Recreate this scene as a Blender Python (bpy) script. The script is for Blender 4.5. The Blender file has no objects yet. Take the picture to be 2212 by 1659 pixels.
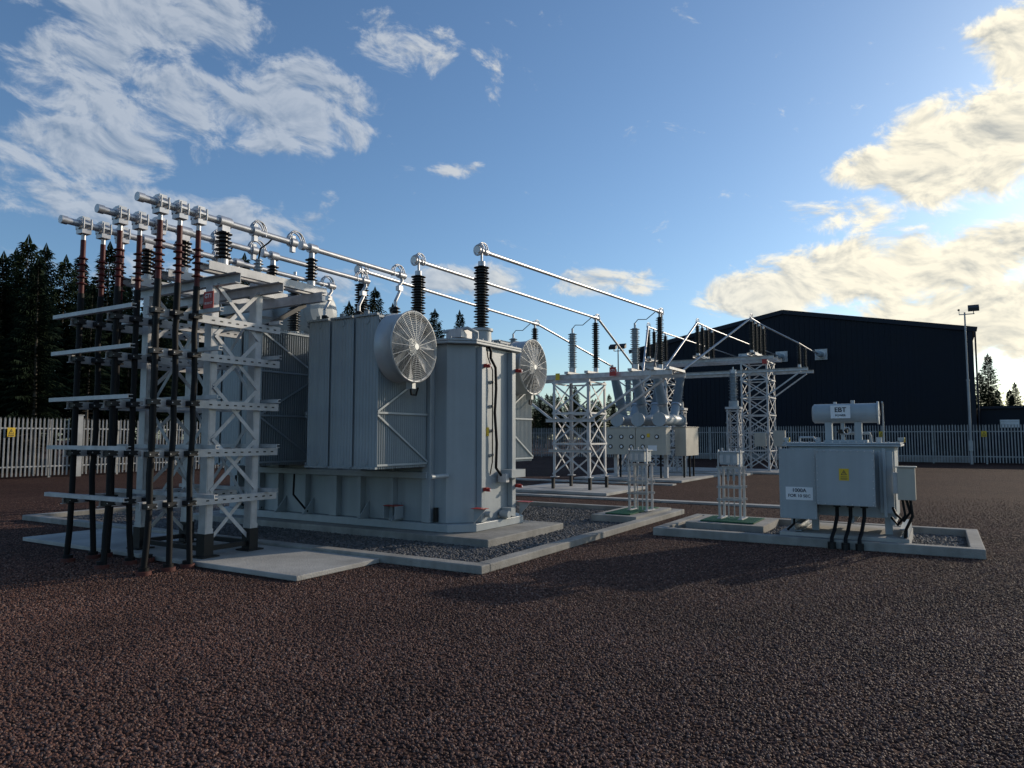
import bpy, math, random
from mathutils import Vector, Matrix, Quaternion
R=random.Random(7)
S=bpy.context.scene
S.view_settings.view_transform='Standard'
S.view_settings.look='None'
S.view_settings.exposure=0
V=Vector
# ------------------------------------------------------------ materials
def nn(t,k,**kw):
    n=t.nodes.new(k)
    for a,b in kw.items(): setattr(n,a,b)
    return n
def mat(name,col,rough=.5,metal=0.,nscale=3.,namt=.18,bscale=0,bstr=0,spec=.5,streak=0):
    m=bpy.data.materials.new(name); m.use_nodes=True
    t=m.node_tree; b=t.nodes['Principled BSDF']; L=t.links
    b.inputs['Metallic'].default_value=metal
    b.inputs['Specular IOR Level'].default_value=spec
    tc=nn(t,'ShaderNodeTexCoord')
    no=nn(t,'ShaderNodeTexNoise'); no.inputs['Scale'].default_value=nscale; no.inputs['Detail'].default_value=4; no.inputs['Roughness'].default_value=.6
    L.new(tc.outputs['Object'],no.inputs['Vector'])
    r=nn(t,'ShaderNodeValToRGB')
    r.color_ramp.elements[0].position=.3; r.color_ramp.elements[1].position=.7
    r.color_ramp.elements[0].color=[c*(1-namt) for c in col]+[1]
    r.color_ramp.elements[1].color=[min(1,c*(1+namt)) for c in col]+[1]
    L.new(no.outputs['Fac'],r.inputs['Fac'])
    out=r.outputs['Color']
    if streak:
        mp=nn(t,'ShaderNodeMapping'); mp.inputs['Scale'].default_value=(9,9,.5); L.new(tc.outputs['Object'],mp.inputs[0])
        n3=nn(t,'ShaderNodeTexNoise'); n3.inputs['Scale'].default_value=1; n3.inputs['Detail'].default_value=3; L.new(mp.outputs[0],n3.inputs['Vector'])
        m3=nn(t,'ShaderNodeMapRange'); m3.inputs['From Min'].default_value=.35; m3.inputs['From Max'].default_value=.7; m3.inputs['To Min'].default_value=1; m3.inputs['To Max'].default_value=1-streak
        L.new(n3.outputs['Fac'],m3.inputs[0])
        mx=nn(t,'ShaderNodeMix',data_type='RGBA',blend_type='MULTIPLY'); mx.inputs[0].default_value=1; L.new(out,mx.inputs[6]); L.new(m3.outputs[0],mx.inputs[7]); out=mx.outputs[2]
    L.new(out,b.inputs['Base Color'])
    rr=nn(t,'ShaderNodeMapRange'); rr.inputs['To Min'].default_value=max(.05,rough-.12); rr.inputs['To Max'].default_value=min(1,rough+.12)
    L.new(no.outputs['Fac'],rr.inputs['Value']); L.new(rr.outputs[0],b.inputs['Roughness'])
    if bscale:
        n2=nn(t,'ShaderNodeTexNoise'); n2.inputs['Scale'].default_value=bscale; n2.inputs['Detail'].default_value=3
        L.new(tc.outputs['Object'],n2.inputs['Vector'])
        bu=nn(t,'ShaderNodeBump'); bu.inputs['Strength'].default_value=bstr; bu.inputs['Distance'].default_value=.02
        L.new(n2.outputs['Fac'],bu.inputs['Height']); L.new(bu.outputs[0],b.inputs['Normal'])
    return m
M={}
M['grey']=mat('grey_paint',(.35,.385,.40),.46,0,1.2,.08,18,.05,streak=.09)
M['rad']=mat('radiator_paint',(.315,.355,.37),.5,0,1.5,.09,streak=.1)
M['steel']=mat('galvanised_steel',(.50,.50,.50),.5,.15,5,.2,30,.05,streak=.14)
M['alu']=mat('aluminium_tube',(.46,.465,.48),.42,.6,6,.14)
M['black']=mat('black_polymer',(.012,.012,.014),.38,0,8,.2)
M['brown']=mat('black_insulator_glaze',(.008,.007,.008),.35,0,8,.2,spec=.3)
M['cable']=mat('black_cable',(.006,.006,.007),.6,0,8,.2,spec=.22)
M['red']=mat('termination_red',(.085,.010,.009),.5,0,8,.3,spec=.3)
M['boot']=mat('duct_seal_brown',(.09,.022,.015),.7,0,8,.2)
M['ins']=mat('grey_insulator',(.28,.33,.37),.38,0,6,.08)
M['conc']=mat('concrete',(.29,.28,.255),.88,0,1.6,.32,45,.4,streak=.15)
M['conc2']=mat('pale_concrete',(.36,.35,.325),.88,0,1.3,.28,45,.35)
M['cream']=mat('cream_cabinet',(.46,.43,.36),.45,0,3,.06,streak=.08)
M['dark']=mat('dark_steel',(.012,.012,.013),.5,.3,5,.2)
M['redp']=mat('red_paint',(.38,.02,.015),.45,0,5,.1)
M['yel']=mat('yellow_sign',(.70,.46,.02),.5,0,5,.05)
M['white']=mat('white_label',(.78,.78,.78),.5,0,5,.03)
M['ink']=mat('dark_ink',(.01,.012,.03),.5,0,5,.03)
M['green']=mat('green_grating',(.02,.13,.06),.6,0,5,.15)
M['fence']=mat('galvanised_pales',(.36,.365,.365),.5,.35,2,.2)
M['clad']=mat('navy_cladding',(.005,.009,.018),.55,.0,.4,.25,spec=.2)
M['clad2']=mat('navy_trim',(.007,.012,.023),.5,.0,.4,.1,spec=.25)
M['fan']=mat('fan_galvanised',(.44,.455,.46),.45,.3,4,.1)
M['bark']=mat('bark',(.10,.085,.07),.9,0,6,.3)
t=M['rad'].node_tree; L=t.links
tc=nn(t,'ShaderNodeTexCoord'); w=nn(t,'ShaderNodeTexWave'); w.bands_direction='Y'; w.inputs['Scale'].default_value=5.2; w.inputs['Distortion'].default_value=0
L.new(tc.outputs['Object'],w.inputs['Vector']); bu=nn(t,'ShaderNodeBump'); bu.inputs['Strength'].default_value=.6; bu.inputs['Distance'].default_value=.012
L.new(w.outputs['Fac'],bu.inputs['Height']); L.new(bu.outputs[0],t.nodes['Principled BSDF'].inputs['Normal'])

def leafmat(name,c0,c1):
    m=bpy.data.materials.new(name); m.use_nodes=True; t=m.node_tree; b=t.nodes['Principled BSDF']
    oi=nn(t,'ShaderNodeObjectInfo'); tc=nn(t,'ShaderNodeTexCoord')
    no=nn(t,'ShaderNodeTexNoise'); no.inputs['Scale'].default_value=1.3; no.inputs['Detail'].default_value=2
    t.links.new(tc.outputs['Object'],no.inputs['Vector'])
    ad=nn(t,'ShaderNodeMath',operation='ADD'); t.links.new(no.outputs['Fac'],ad.inputs[0])
    mu=nn(t,'ShaderNodeMath',operation='MULTIPLY_ADD'); t.links.new(oi.outputs['Random'],mu.inputs[0]); mu.inputs[1].default_value=.4; mu.inputs[2].default_value=-.2
    t.links.new(mu.outputs[0],ad.inputs[1])
    r=nn(t,'ShaderNodeValToRGB'); r.color_ramp.elements[0].position=.3; r.color_ramp.elements[1].position=.75
    r.color_ramp.elements[0].color=(*c0,1); r.color_ramp.elements[1].color=(*c1,1)
    t.links.new(ad.outputs[0],r.inputs[0]); t.links.new(r.outputs[0],b.inputs['Base Color'])
    b.inputs['Roughness'].default_value=.85; b.inputs['Specular IOR Level'].default_value=.1
    return m
M['needle']=leafmat('needles',(.010,.019,.010),(.030,.045,.020))

def stonemat(name,cols,patch):
    m=bpy.data.materials.new(name); m.use_nodes=True; t=m.node_tree; b=t.nodes['Principled BSDF']
    oi=nn(t,'ShaderNodeObjectInfo'); r=nn(t,'ShaderNodeValToRGB'); cr=r.color_ramp
    while len(cr.elements)<len(cols): cr.elements.new(.5)
    for i,c in enumerate(cols):
        cr.elements[i].position=i/(len(cols)-1); cr.elements[i].color=(*c,1)
    ge=nn(t,'ShaderNodeNewGeometry'); no=nn(t,'ShaderNodeTexNoise'); no.inputs['Scale'].default_value=.7; no.inputs['Detail'].default_value=3
    t.links.new(ge.outputs['Position'],no.inputs['Vector'])
    mr=nn(t,'ShaderNodeMapRange'); mr.inputs['From Min'].default_value=.3; mr.inputs['From Max'].default_value=.7; mr.inputs['To Min'].default_value=1-patch; mr.inputs['To Max'].default_value=1+patch
    t.links.new(no.outputs['Fac'],mr.inputs[0])
    mx=nn(t,'ShaderNodeMix',data_type='RGBA',blend_type='MULTIPLY'); mx.inputs[0].default_value=1; t.links.new(r.outputs[0],mx.inputs[6]); t.links.new(mr.outputs[0],mx.inputs[7])
    t.links.new(oi.outputs['Random'],r.inputs[0]); t.links.new(mx.outputs[2],b.inputs['Base Color'])
    b.inputs['Roughness'].default_value=.65; b.inputs['Specular IOR Level'].default_value=.25
    return m
M['stone']=stonemat('red_gravel_stone',[(.055,.026,.019),(.11,.050,.036),(.155,.073,.050),(.08,.048,.040),(.13,.064,.046),(.24,.155,.12)],.28)
M['stone2']=stonemat('grey_ballast_stone',[(.06,.06,.062),(.115,.11,.105),(.08,.076,.075),(.18,.17,.165),(.10,.098,.096)],.2)

def groundmat(name,c0,c1,c2,vs):
    m=bpy.data.materials.new(name); m.use_nodes=True; t=m.node_tree; b=t.nodes['Principled BSDF']; L=t.links
    tc=nn(t,'ShaderNodeTexCoord')
    vo=nn(t,'ShaderNodeTexVoronoi'); vo.inputs['Scale'].default_value=vs; L.new(tc.outputs['Object'],vo.inputs['Vector'])
    sp=nn(t,'ShaderNodeSeparateColor'); L.new(vo.outputs['Color'],sp.inputs[0])
    n1=nn(t,'ShaderNodeTexNoise'); n1.inputs['Scale'].default_value=.35; n1.inputs['Detail'].default_value=4; L.new(tc.outputs['Object'],n1.inputs['Vector'])
    n2=nn(t,'ShaderNodeTexNoise'); n2.inputs['Scale'].default_value=5; n2.inputs['Detail'].default_value=6; n2.inputs['Roughness'].default_value=.75; L.new(tc.outputs['Object'],n2.inputs['Vector'])
    a=nn(t,'ShaderNodeMath',operation='MULTIPLY_ADD'); L.new(sp.outputs[0],a.inputs[0]); a.inputs[1].default_value=.5; 
    a2=nn(t,'ShaderNodeMath',operation='MULTIPLY_ADD'); L.new(n2.outputs['Fac'],a2.inputs[0]); a2.inputs[1].default_value=.6; 
    a3=nn(t,'ShaderNodeMath',operation='MULTIPLY'); L.new(n1.outputs['Fac'],a3.inputs[0]); a3.inputs[1].default_value=.35
    L.new(a3.outputs[0],a2.inputs[2]); L.new(a2.outputs[0],a.inputs[2])
    r=nn(t,'ShaderNodeValToRGB'); cr=r.color_ramp; cr.elements.new(.5)
    for e,p,c in zip(cr.elements,(.35,.7,1.),(c0,c1,c2)): e.position=p; e.color=(*c,1)
    L.new(a.outputs[0],r.inputs[0]); L.new(r.outputs[0],b.inputs['Base Color'])
    b.inputs['Roughness'].default_value=.9; b.inputs['Specular IOR Level'].default_value=.12
    bu=nn(t,'ShaderNodeBump'); bu.inputs['Strength'].default_value=1; bu.inputs['Distance'].default_value=.03
    L.new(vo.outputs['Distance'],bu.inputs['Height']); bu.invert=True
    L.new(bu.outputs[0],b.inputs['Normal'])
    return m
M['ground']=groundmat('gravel_ground',(.020,.010,.008),(.052,.026,.020),(.11,.062,.048),38)
M['ballast']=groundmat('ballast_ground',(.025,.025,.025),(.07,.066,.064),(.13,.125,.12),22)

# ------------------------------------------------------------ mesh builder
class MB:
    def __init__(s): s.V=[];s.F=[];s.M=[];s.S=[];s.mats=[]
    def mi(s,k):
        if k not in s.mats: s.mats.append(k)
        return s.mats.index(k)
    def add(s,vs,fs,k,sm=False):
        o=len(s.V); s.V+= [tuple(v) for v in vs]; i=s.mi(k)
        for f in fs: s.F.append([o+j for j in f]); s.M.append(i); s.S.append(sm)
    def box(s,x0,x1,y0,y1,z0,z1,k):
        if x0>x1:x0,x1=x1,x0
        if y0>y1:y0,y1=y1,y0
        if z0>z1:z0,z1=z1,z0
        vs=[(x,y,z) for z in(z0,z1) for x,y in((x0,y0),(x1,y0),(x1,y1),(x0,y1))]
        s.add(vs,[(3,2,1,0),(4,5,6,7),(0,1,5,4),(1,2,6,5),(2,3,7,6),(3,0,4,7)],k)
    def frame(s,p,q,up=None):
        d=(V(q)-V(p)).normalized()
        u=V(up) if up else (V((0,0,1)) if abs(d.z)<.95 else V((1,0,0)))
        r=d.cross(u).normalized(); u=r.cross(d).normalized()
        return d,r,u
    def bar(s,p,q,w,h,k,up=None,off=(0,0)):
        p=V(p);q=V(q); d,r,u=s.frame(p,q,up)
        p=p+r*off[0]+u*off[1]; q=q+r*off[0]+u*off[1]
        vs=[c+r*(sx*w/2)+u*(sy*h/2) for c in(p,q) for sx,sy in((-1,-1),(1,-1),(1,1),(-1,1))]
        s.add(vs,[(3,2,1,0),(4,5,6,7),(0,1,5,4),(1,2,6,5),(2,3,7,6),(3,0,4,7)],k)
    def angle(s,p,q,w,k,t=.008,up=None,fl=1):
        s.bar(p,q,w,t,k,up,(0,-w/2)); s.bar(p,q,t,w-t,k,up,(fl*w/2,t/2))
    def chan(s,p,q,w,h,k,t=.008,side=1,up=None):
        s.bar(p,q,t,h,k,up,(side*(w/2),0)); s.bar(p,q,w-t,t,k,up,(-side*t/2,h/2-t/2)); s.bar(p,q,w-t,t,k,up,(-side*t/2,-h/2+t/2))
    def cyl(s,p,q,r,k,r2=None,n=16,caps=True,sm=True):
        p=V(p);q=V(q); r2=r if r2 is None else r2; d,a,b=s.frame(p,q)
        vs=[]
        for c,rr in((p,r),(q,r2)):
            for i in range(n):
                t=2*math.pi*i/n; vs.append(c+a*(rr*math.cos(t))+b*(rr*math.sin(t)))
        s.add(vs,[(i,(i+1)%n,n+(i+1)%n,n+i) for i in range(n)],k,sm)
        if caps:
            s.add(vs,[tuple(range(n-1,-1,-1)),tuple(range(n,2*n))],k)
    def lathe(s,p,d,prof,k,n=16):
        p=V(p); d=V(d).normalized(); _,a,b=s.frame(p,p+d); vs=[]
        for r,h in prof:
            for i in range(n):
                t=2*math.pi*i/n; vs.append(p+d*h+a*(r*math.cos(t))+b*(r*math.sin(t)))
        fs=[]
        for j in range(len(prof)-1):
            for i in range(n): fs.append((j*n+i,j*n+(i+1)%n,(j+1)*n+(i+1)%n,(j+1)*n+i))
        s.add(vs,fs,k,False)
        s.add(vs,[tuple(range(n-1,-1,-1)),tuple(range((len(prof)-1)*n,len(prof)*n))],k)
    def ins(s,p,q,rc,rs,k,pitch=.06,n=16):
        p=V(p);q=V(q);L=(q-p).length; N=max(3,int(L/pitch)); pr=[(rc,0)]
        for i in range(N):
            h=L*(i+.25)/N; h2=L*(i+.75)/N; r_=rs if i%2==0 else rs*.86
            pr+=[(rc,h),(r_,h+ (h2-h)*.25),(r_,h+(h2-h)*.45),(rc,h2)]
        pr.append((rc,L)); s.lathe(p,q-p,pr,k,n)
    def pipe(s,path,r,k,n=10,caps=True):
        P=[V(p) for p in path]; vs=[]; 
        d=(P[1]-P[0]).normalized(); _,a,b=s.frame(P[0],P[1])
        for i,c in enumerate(P):
            if i==0: dd=P[1]-P[0]
            elif i==len(P)-1: dd=P[-1]-P[-2]
            else: dd=P[i+1]-P[i-1]
            dd.normalize(); rot=d.rotation_difference(dd); a=rot@a; b=rot@b; d=dd
            for j in range(n):
                t=2*math.pi*j/n; vs.append(c+a*(r*math.cos(t))+b*(r*math.sin(t)))
        fs=[(i*n+j,i*n+(j+1)%n,(i+1)*n+(j+1)%n,(i+1)*n+j) for i in range(len(P)-1) for j in range(n)]
        s.add(vs,fs,k,True)
        if caps: s.add(vs,[tuple(range(n-1,-1,-1)),tuple(range((len(P)-1)*n,len(P)*n))],k)
    def ring(s,c,ax,R_,r,k,n=40,m=5):
        c=V(c);_,a,b=s.frame(c,c+V(ax)); pts=[c+a*(R_*math.cos(2*math.pi*i/n))+b*(R_*math.sin(2*math.pi*i/n)) for i in range(n+1)]
        s.pipe(pts,r,k,m,False)
    def loop(s,p,q,h,k='alu',r=.010,nb=3,sep=.035,n=14,down=0):
        p=V(p);q=V(q); m=(p+q)/2; d,a,u=s.frame(p,q)
        for i in range(nb):
            o=(i-(nb-1)/2)*sep; pts=[]; hh=h*(1-.12*abs(i-1))
            for j in range(n+1):
                t=math.pi*(-.15+1.3*j/n); pts.append(m+d*(-math.cos(t)*((q-p).length/2+.03))+u*(math.sin(t)*hh)+a*o)
            s.pipe(pts,r,k,6)
    def prism(s,pts,z0,z1,k):
        n=len(pts); vs=[(x,y,z0) for x,y in pts]+[(x,y,z1) for x,y in pts]
        s.add(vs,[tuple(range(n-1,-1,-1)),tuple(range(n,2*n))]+[(i,(i+1)%n,n+(i+1)%n,n+i) for i in range(n)],k)
    def obj(s,name,parent=None,bevel=0):
        me=bpy.data.meshes.new(name); me.from_pydata(s.V,[],s.F); me.update()
        for k in s.mats: me.materials.append(M[k])
        me.polygons.foreach_set('material_index',s.M); me.polygons.foreach_set('use_smooth',s.S)
        o=bpy.data.objects.new(name,me); S.collection.objects.link(o)
        if parent: o.parent=parent
        if bevel:
            b=o.modifiers.new('bevel','BEVEL'); b.width=bevel; b.segments=2; b.limit_method='ANGLE'; b.angle_limit=math.radians(50)
        return o
def empty(name):
    e=bpy.data.objects.new(name,None); S.collection.objects.link(e); e.empty_display_size=.3; return e
def text(body,loc,size,k,parent,name,rot=(90,0,-90)):
    c=bpy.data.curves.new(name,'FONT'); c.body=body; c.size=size; c.align_x='CENTER'; c.align_y='CENTER'; c.extrude=.001
    c.offset=size*.018
    c.materials.append(M[k]); o=bpy.data.objects.new(name,c); S.collection.objects.link(o)
    o.location=loc; o.rotation_euler=[math.radians(r) for r in rot]; o.parent=parent; return o
def lattice(m,x0,x1,y0,y1,z0,z1,n,k='steel',w=.08,bw=.045):
    cs=[(x0,y0),(x1,y0),(x1,y1),(x0,y1)]
    cx,cy=(x0+x1)/2,(y0+y1)/2
    for x,y in cs:
        sx=1 if x<cx else -1; sy=1 if y<cy else -1
        m.box(x,x+sx*w,y,y+sy*.01,z0,z1,k); m.box(x,x+sx*.01,y+sy*.01,y+sy*w,z0,z1,k)
        m.box(x-sx*.06,x+sx*(w+.06),y-sy*.06,y+sy*(w+.06),z0,z0+.02,k)
    for i in range(4):
        (ax,ay),(bx,by)=cs[i],cs[(i+1)%4]
        nx,ny=(by-ay),-(bx-ax); l=math.hypot(nx,ny); nx*=.008/l; ny*=.008/l
        for j in range(n):
            za=z0+.08+(z1-z0-.16)*j/n; zb=z0+.08+(z1-z0-.16)*(j+1)/n
            m.bar((ax+nx,ay+ny,za),(bx+nx,by+ny,zb),bw,.008,k,(nx,ny,0))
            m.bar((bx+2.4*nx,by+2.4*ny,za),(ax+2.4*nx,ay+2.4*ny,zb),bw,.008,k,(nx,ny,0))
            m.bar((ax+nx*3.6,ay+ny*3.6,zb),(bx+nx*3.6,by+ny*3.6,zb),.008,bw,k)
# ------------------------------------------------------------ ground
g=MB(); g.add([(-400,-400,0),(500,-400,0),(500,400,0),(-400,400,0)],[(0,1,2,3)],'ground'); g.obj('ground')
b=MB(); b.add([(.1,.1,.01),(7.6,.1,.01),(7.6,10.5,.01),(.1,10.5,.01)],[(0,1,2,3)],'ballast'); b.obj('stone_ballast')
b=MB(); b.add([(4.3,-5,.02),(6.6,-5,.02),(6.6,-.6,.02),(4.3,-.6,.02)],[(0,1,2,3)],'ballast'); b.obj('stone_ballast')
def bund(name,x0,x1,y0,y1,w,h,k='conc'):
    m=MB(); m.box(x0,x0+w,y0,y1,0,h,k); m.box(x1-w,x1,y0,y1,0,h,k)
    m.box(x0+w,x1-w,y0,y0+w,0,h,k); m.box(x0+w,x1-w,y1-w,y1,0,h,k); return m.obj(name,None,.012)
bund('concrete_bund_wall',0,7.7,0,10.65,.19,.10)
bund('concrete_bund_wall',4.25,6.7,-5.1,-.55,.17,.13)
m=MB(); m.box(-1.38,-.004,1.55,4.5,0,.06,'conc2'); m.box(-1.38,-.004,4.512,7.6,0,.058,'conc2'); m.obj('concrete_slab',None,.010)
m=MB(); m.box(1.65,4.05,.98,7.9,.0,.13,'conc'); m.obj('transformer_plinth',None,.015)
m=MB(); m.box(11.0,14.2,3.2,6.6,0,.08,'conc2'); m.obj('concrete_slab',None,.01)
m=MB(); m.box(17.6,22.6,3.2,7.4,0,.08,'conc2'); m.obj('concrete_slab',None,.01)
m=MB(); m.box(25.2,28.8,1.2,9.4,0,.08,'conc2'); m.box(23.5,24.5,2.3,8.2,0,.08,'conc2'); m.obj('concrete_slab',None,.01)
m=MB()
for i in range(16): 
    y=-3.2+i*.75; m.box(9.95,10.28,y,y+.742,0,.05,'conc2')
for i in range(20):
    y=3+i*.75; m.box(16.0,16.4,y,y+.742,0,.05,'conc2')
m.obj('cable_trench_cover',None,.005)
def grate(x0,x1,y0,y1):
    m=MB(); m.box(x0,x1,y0,y1,.02,.14,'conc'); 
    X0,X1,Y0,Y1=x0+.2,x1-.2,y0+.2,y1-.2
    m.box(X0,X1,Y0,Y1,.14,.145,'dark')
    n=int((X1-X0)/.05)
    for i in range(n): m.box(X0+i*.05,X0+i*.05+.02,Y0,Y1,.145,.165,'green')
    n=int((Y1-Y0)/.05)
    for i in range(n): m.box(X0,X1,Y0+i*.05,Y0+i*.05+.02,.145,.163,'green')
    m.obj('grated_cable_pit')
grate(5.45,7.45,.2,1.1); grate(5.2,6.5,-2.1,-.8)

# gravel instancing
def scatter(name,cells,mk,smin,smax):
    vs=[];fs=[];dn=[]
    for (x0,x1,y0,y1,z,d) in cells:
        o=len(vs); vs+=[(x0,y0,z),(x1,y0,z),(x1,y1,z),(x0,y1,z)]; fs.append((o,o+1,o+2,o+3)); dn.append(d)
    me=bpy.data.meshes.new(name); me.from_pydata(vs,[],fs)
    at=me.attributes.new('dens','FLOAT','FACE'); at.data.foreach_set('value',dn)
    o=bpy.data.objects.new(name,me); S.collection.objects.link(o)
    t=bpy.data.node_groups.new(name+'_nodes','GeometryNodeTree')
    t.interface.new_socket('Geometry',in_out='INPUT',socket_type='NodeSocketGeometry')
    t.interface.new_socket('Geometry',in_out='OUTPUT',socket_type='NodeSocketGeometry')
    gi=nn(t,'NodeGroupInput');go=nn(t,'NodeGroupOutput'); L=t.links
    dp=nn(t,'GeometryNodeDistributePointsOnFaces'); na=nn(t,'GeometryNodeInputNamedAttribute',data_type='FLOAT'); na.inputs['Name'].default_value='dens'
    L.new(gi.outputs[0],dp.inputs['Mesh']); L.new(na.outputs[0],dp.inputs['Density'])
    ico=nn(t,'GeometryNodeMeshIcoSphere'); ico.inputs['Radius'].default_value=1; ico.inputs['Subdivisions'].default_value=1
    sm=nn(t,'GeometryNodeSetMaterial'); sm.inputs['Material'].default_value=M[mk]; L.new(ico.outputs[0],sm.inputs[0])
    ip=nn(t,'GeometryNodeInstanceOnPoints'); L.new(dp.outputs[0],ip.inputs['Points']); L.new(sm.outputs[0],ip.inputs['Instance'])
    rv=nn(t,'FunctionNodeRandomValue',data_type='FLOAT_VECTOR'); rv.inputs[0].default_value=smin; rv.inputs[1].default_value=smax
    L.new(rv.outputs[0],ip.inputs['Scale'])
    rr=nn(t,'FunctionNodeRandomValue',data_type='FLOAT_VECTOR'); rr.inputs[0].default_value=(0,0,0); rr.inputs[1].default_value=(.7,.7,6.28); rr.inputs['Seed'].default_value=5
    L.new(rr.outputs[0],ip.inputs['Rotation'])
    L.new(ip.outputs[0],go.inputs[0])
    md=o.modifiers.new('scatter','NODES'); md.node_group=t
    return o
CX,CY=-7.03,-4.64; F=V((.857,.515)); RT=V((.515,-.857))
cells=[];st=.25
rects=[(0,7.7,0,10.65),(4.25,6.7,-5.1,-.55),(-1.38,0,1.55,7.6),(9.9,10.35,-3.2,8.8)]
for i in range(-60,100):
    for j in range(-100,70):
        x=i*st;y=j*st; c=V((x+st/2-CX,y+st/2-CY)); f=c.dot(F); r=c.dot(RT)
        if f<2.9 or f>19 or abs(r)>f*.78+.5: continue
        if any(a-.02<x+st/2<b_+.02 and c_-.02<y+st/2<d_+.02 for a,b_,c_,d_ in rects): continue
        d=2700 if f<6 else (2700*(6/f)**2)
        d*=min(1,(19.2-f)/6)
        cells.append((x,x+st,y,y+st,0.001,d))
scatter('gravel',cells,'stone',(.006,.005,.004),(.0155,.0135,.012))
cells=[]
for i in range(0,31):
    for j in range(0,42):
        x=.25+i*.24;y=.25+j*.245
        if x>7.3 or y>10.2: continue
        cx,cy=x+.12,y+.12
        if 1.6<cx<4.1 and .95<cy<7.9: continue
        if 5.45<cx<7.45 and cy<1.1: continue
        cells.append((x,x+.24,y,y+.245,.012,650 if x<5 else 350))
for i in range(8):
    for j in range(16):
        x=4.47+i*.25;y=-4.88+j*.25
        if x>6.3 or (5.2<x+.12<6.5 and -2.1<y+.12<-.8): continue
        cells.append((x,x+.25,y,y+.25,.022,600))
scatter('ballast_stones',cells,'stone2',(.016,.014,.010),(.036,.03,.024))

# ------------------------------------------------------------ power transformer
T=empty('power_transformer')
m=MB()
ch=.32
tank=[(2.05+ch,1.7),(3.9-ch,1.7),(3.9,1.7+ch),(3.9,7.2),(2.05,7.2),(2.05,1.7+ch)]
m.prism(tank,.26,3.08,'grey')
fl=[(x+(-.1 if x<3 else .1),y+(-.1 if y<4 else .1)) for x,y in tank]
m.prism(fl,3.083,3.12,'grey'); m.prism([(x*.998+.006,y) for x,y in fl],3.125,3.16,'grey')
bs=[(x+(-.12 if x<3 else .12),y+(-.12 if y<4 else .12)) for x,y in tank]
m.prism(bs,.135,.257,'grey')
for y in(2.25,4.25,6.2): m.box(1.93,2.047,y,y+.16,.262,3.05,'grey')
for x in(2.42,3.36): m.box(x,x+.12,1.60,1.697,.262,3.05,'grey')
for y in (2.9,3.6,4.9,5.6,6.7):
    m.add([(2.046,y,.26),(1.78,y,.26),(2.046,y,.55),(2.046,y+.02,.26),(1.78,y+.02,.26),(2.046,y+.02,.55)],[(0,2,1),(3,4,5),(0,1,4,3),(1,2,5,4),(2,0,3,5)],'grey')
    m.box(1.93,2.047,y+.1,y+.18,.262,1.2,'grey')
m.box(1.90,2.047,2.3,6.9,.95,1.05,'grey')
for i in range(34):
    y=1.9+i*.155; m.cyl((1.99,y,3.165),(1.99,y,3.19),.014,'steel',n=6)
for i in range(9):
    x=2.35+i*.15; m.cyl((x,1.64,3.165),(x,1.64,3.19),.014,'steel',n=6)
m.box(2.5,3.4,1.95,6.9,3.163,3.22,'grey')
m.obj('tank',T,.012)
m=MB()
for z in(.75,2.72):
    for x,y in((2.46,1.53),(3.46,1.53)):
        m.box(x,x+.07,y,y+.065,z,z+.055,'redp'); m.cyl((x+.035,y+.03,z+.02),(x+.035,y-.04,z+.02),.028,'redp',n=12); m.cyl((x+.035,y-.042,z+.02),(x+.035,y-.055,z+.02),.014,'white',n=10)
for y in(2.95,):
    m.box(1.80,2.0,y-.12,y+.14,.50,.51,'redp')
    m.box(1.80,2.0,y-.12,y-.10,.3,.5,'grey'); m.box(1.80,2.0,y+.12,y+.14,.3,.5,'grey')
for x in (2.2,3.6):
    m.add([(x,1.60,.26),(x,1.38,.50),(x,1.60,.50),(x+.02,1.60,.26),(x+.02,1.38,.50),(x+.02,1.60,.50)],[(0,1,2),(3,5,4),(0,3,4,1),(1,4,5,2),(2,5,3,0)],'grey')
    m.box(x-.08,x+.10,1.38,1.6,.501,.508,'redp')
m.pipe([(2.72,1.67,3.12),(2.72,1.62,3.0),(2.74,1.64,2.9),(2.86,1.62,2.75),(2.88,1.62,2.4),(2.84,1.62,2.0),(2.9,1.62,1.5),(2.88,1.62,1.1),(3.0,1.6,.98),(3.2,1.56,.98)],.024,'cable')
m.pipe([(2.66,1.67,3.1),(2.66,1.64,2.9),(2.8,1.64,2.7),(2.8,1.64,1.2),(2.7,1.62,1.0)],.010,'cable')
for z in (2.5,2.1,1.7,1.3): m.box(2.78,2.92,1.655,1.69,z,z+.03,'steel')
m.box(3.1,3.55,1.45,1.66,.93,1.06,'grey'); m.box(3.0,3.1,1.5,1.66,.86,1.0,'steel')
m.box(2.70,2.76,1.68,1.695,1.62,1.76,'yel'); 
m.box(3.16,3.3,1.5,1.69,.30,.43,'grey'); m.cyl((3.1,1.5,.33),(3.1,1.66,.33),.06,'grey'); m.cyl((2.55,1.5,.38),(2.55,1.6,.38),.05,'grey')
m.box(1.96,2.03,2.15,2.2,.28,.5,'dark')
m.box(1.7,2.04,6.55,6.9,.9,1.15,'grey'); m.pipe([(1.8,6.7,.9),(1.75,6.65,.6),(1.8,6.5,.35),(2.0,6.2,.3)],.02,'cable')
m.pipe([(1.85,5.2,.95),(1.75,5.1,.6),(1.9,4.9,.3)],.018,'cable')
m.cyl((1.6,1.98,1.0),(2.02,1.98,1.0),.035,'grey')
m.obj('tank_fittings',T)
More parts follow.
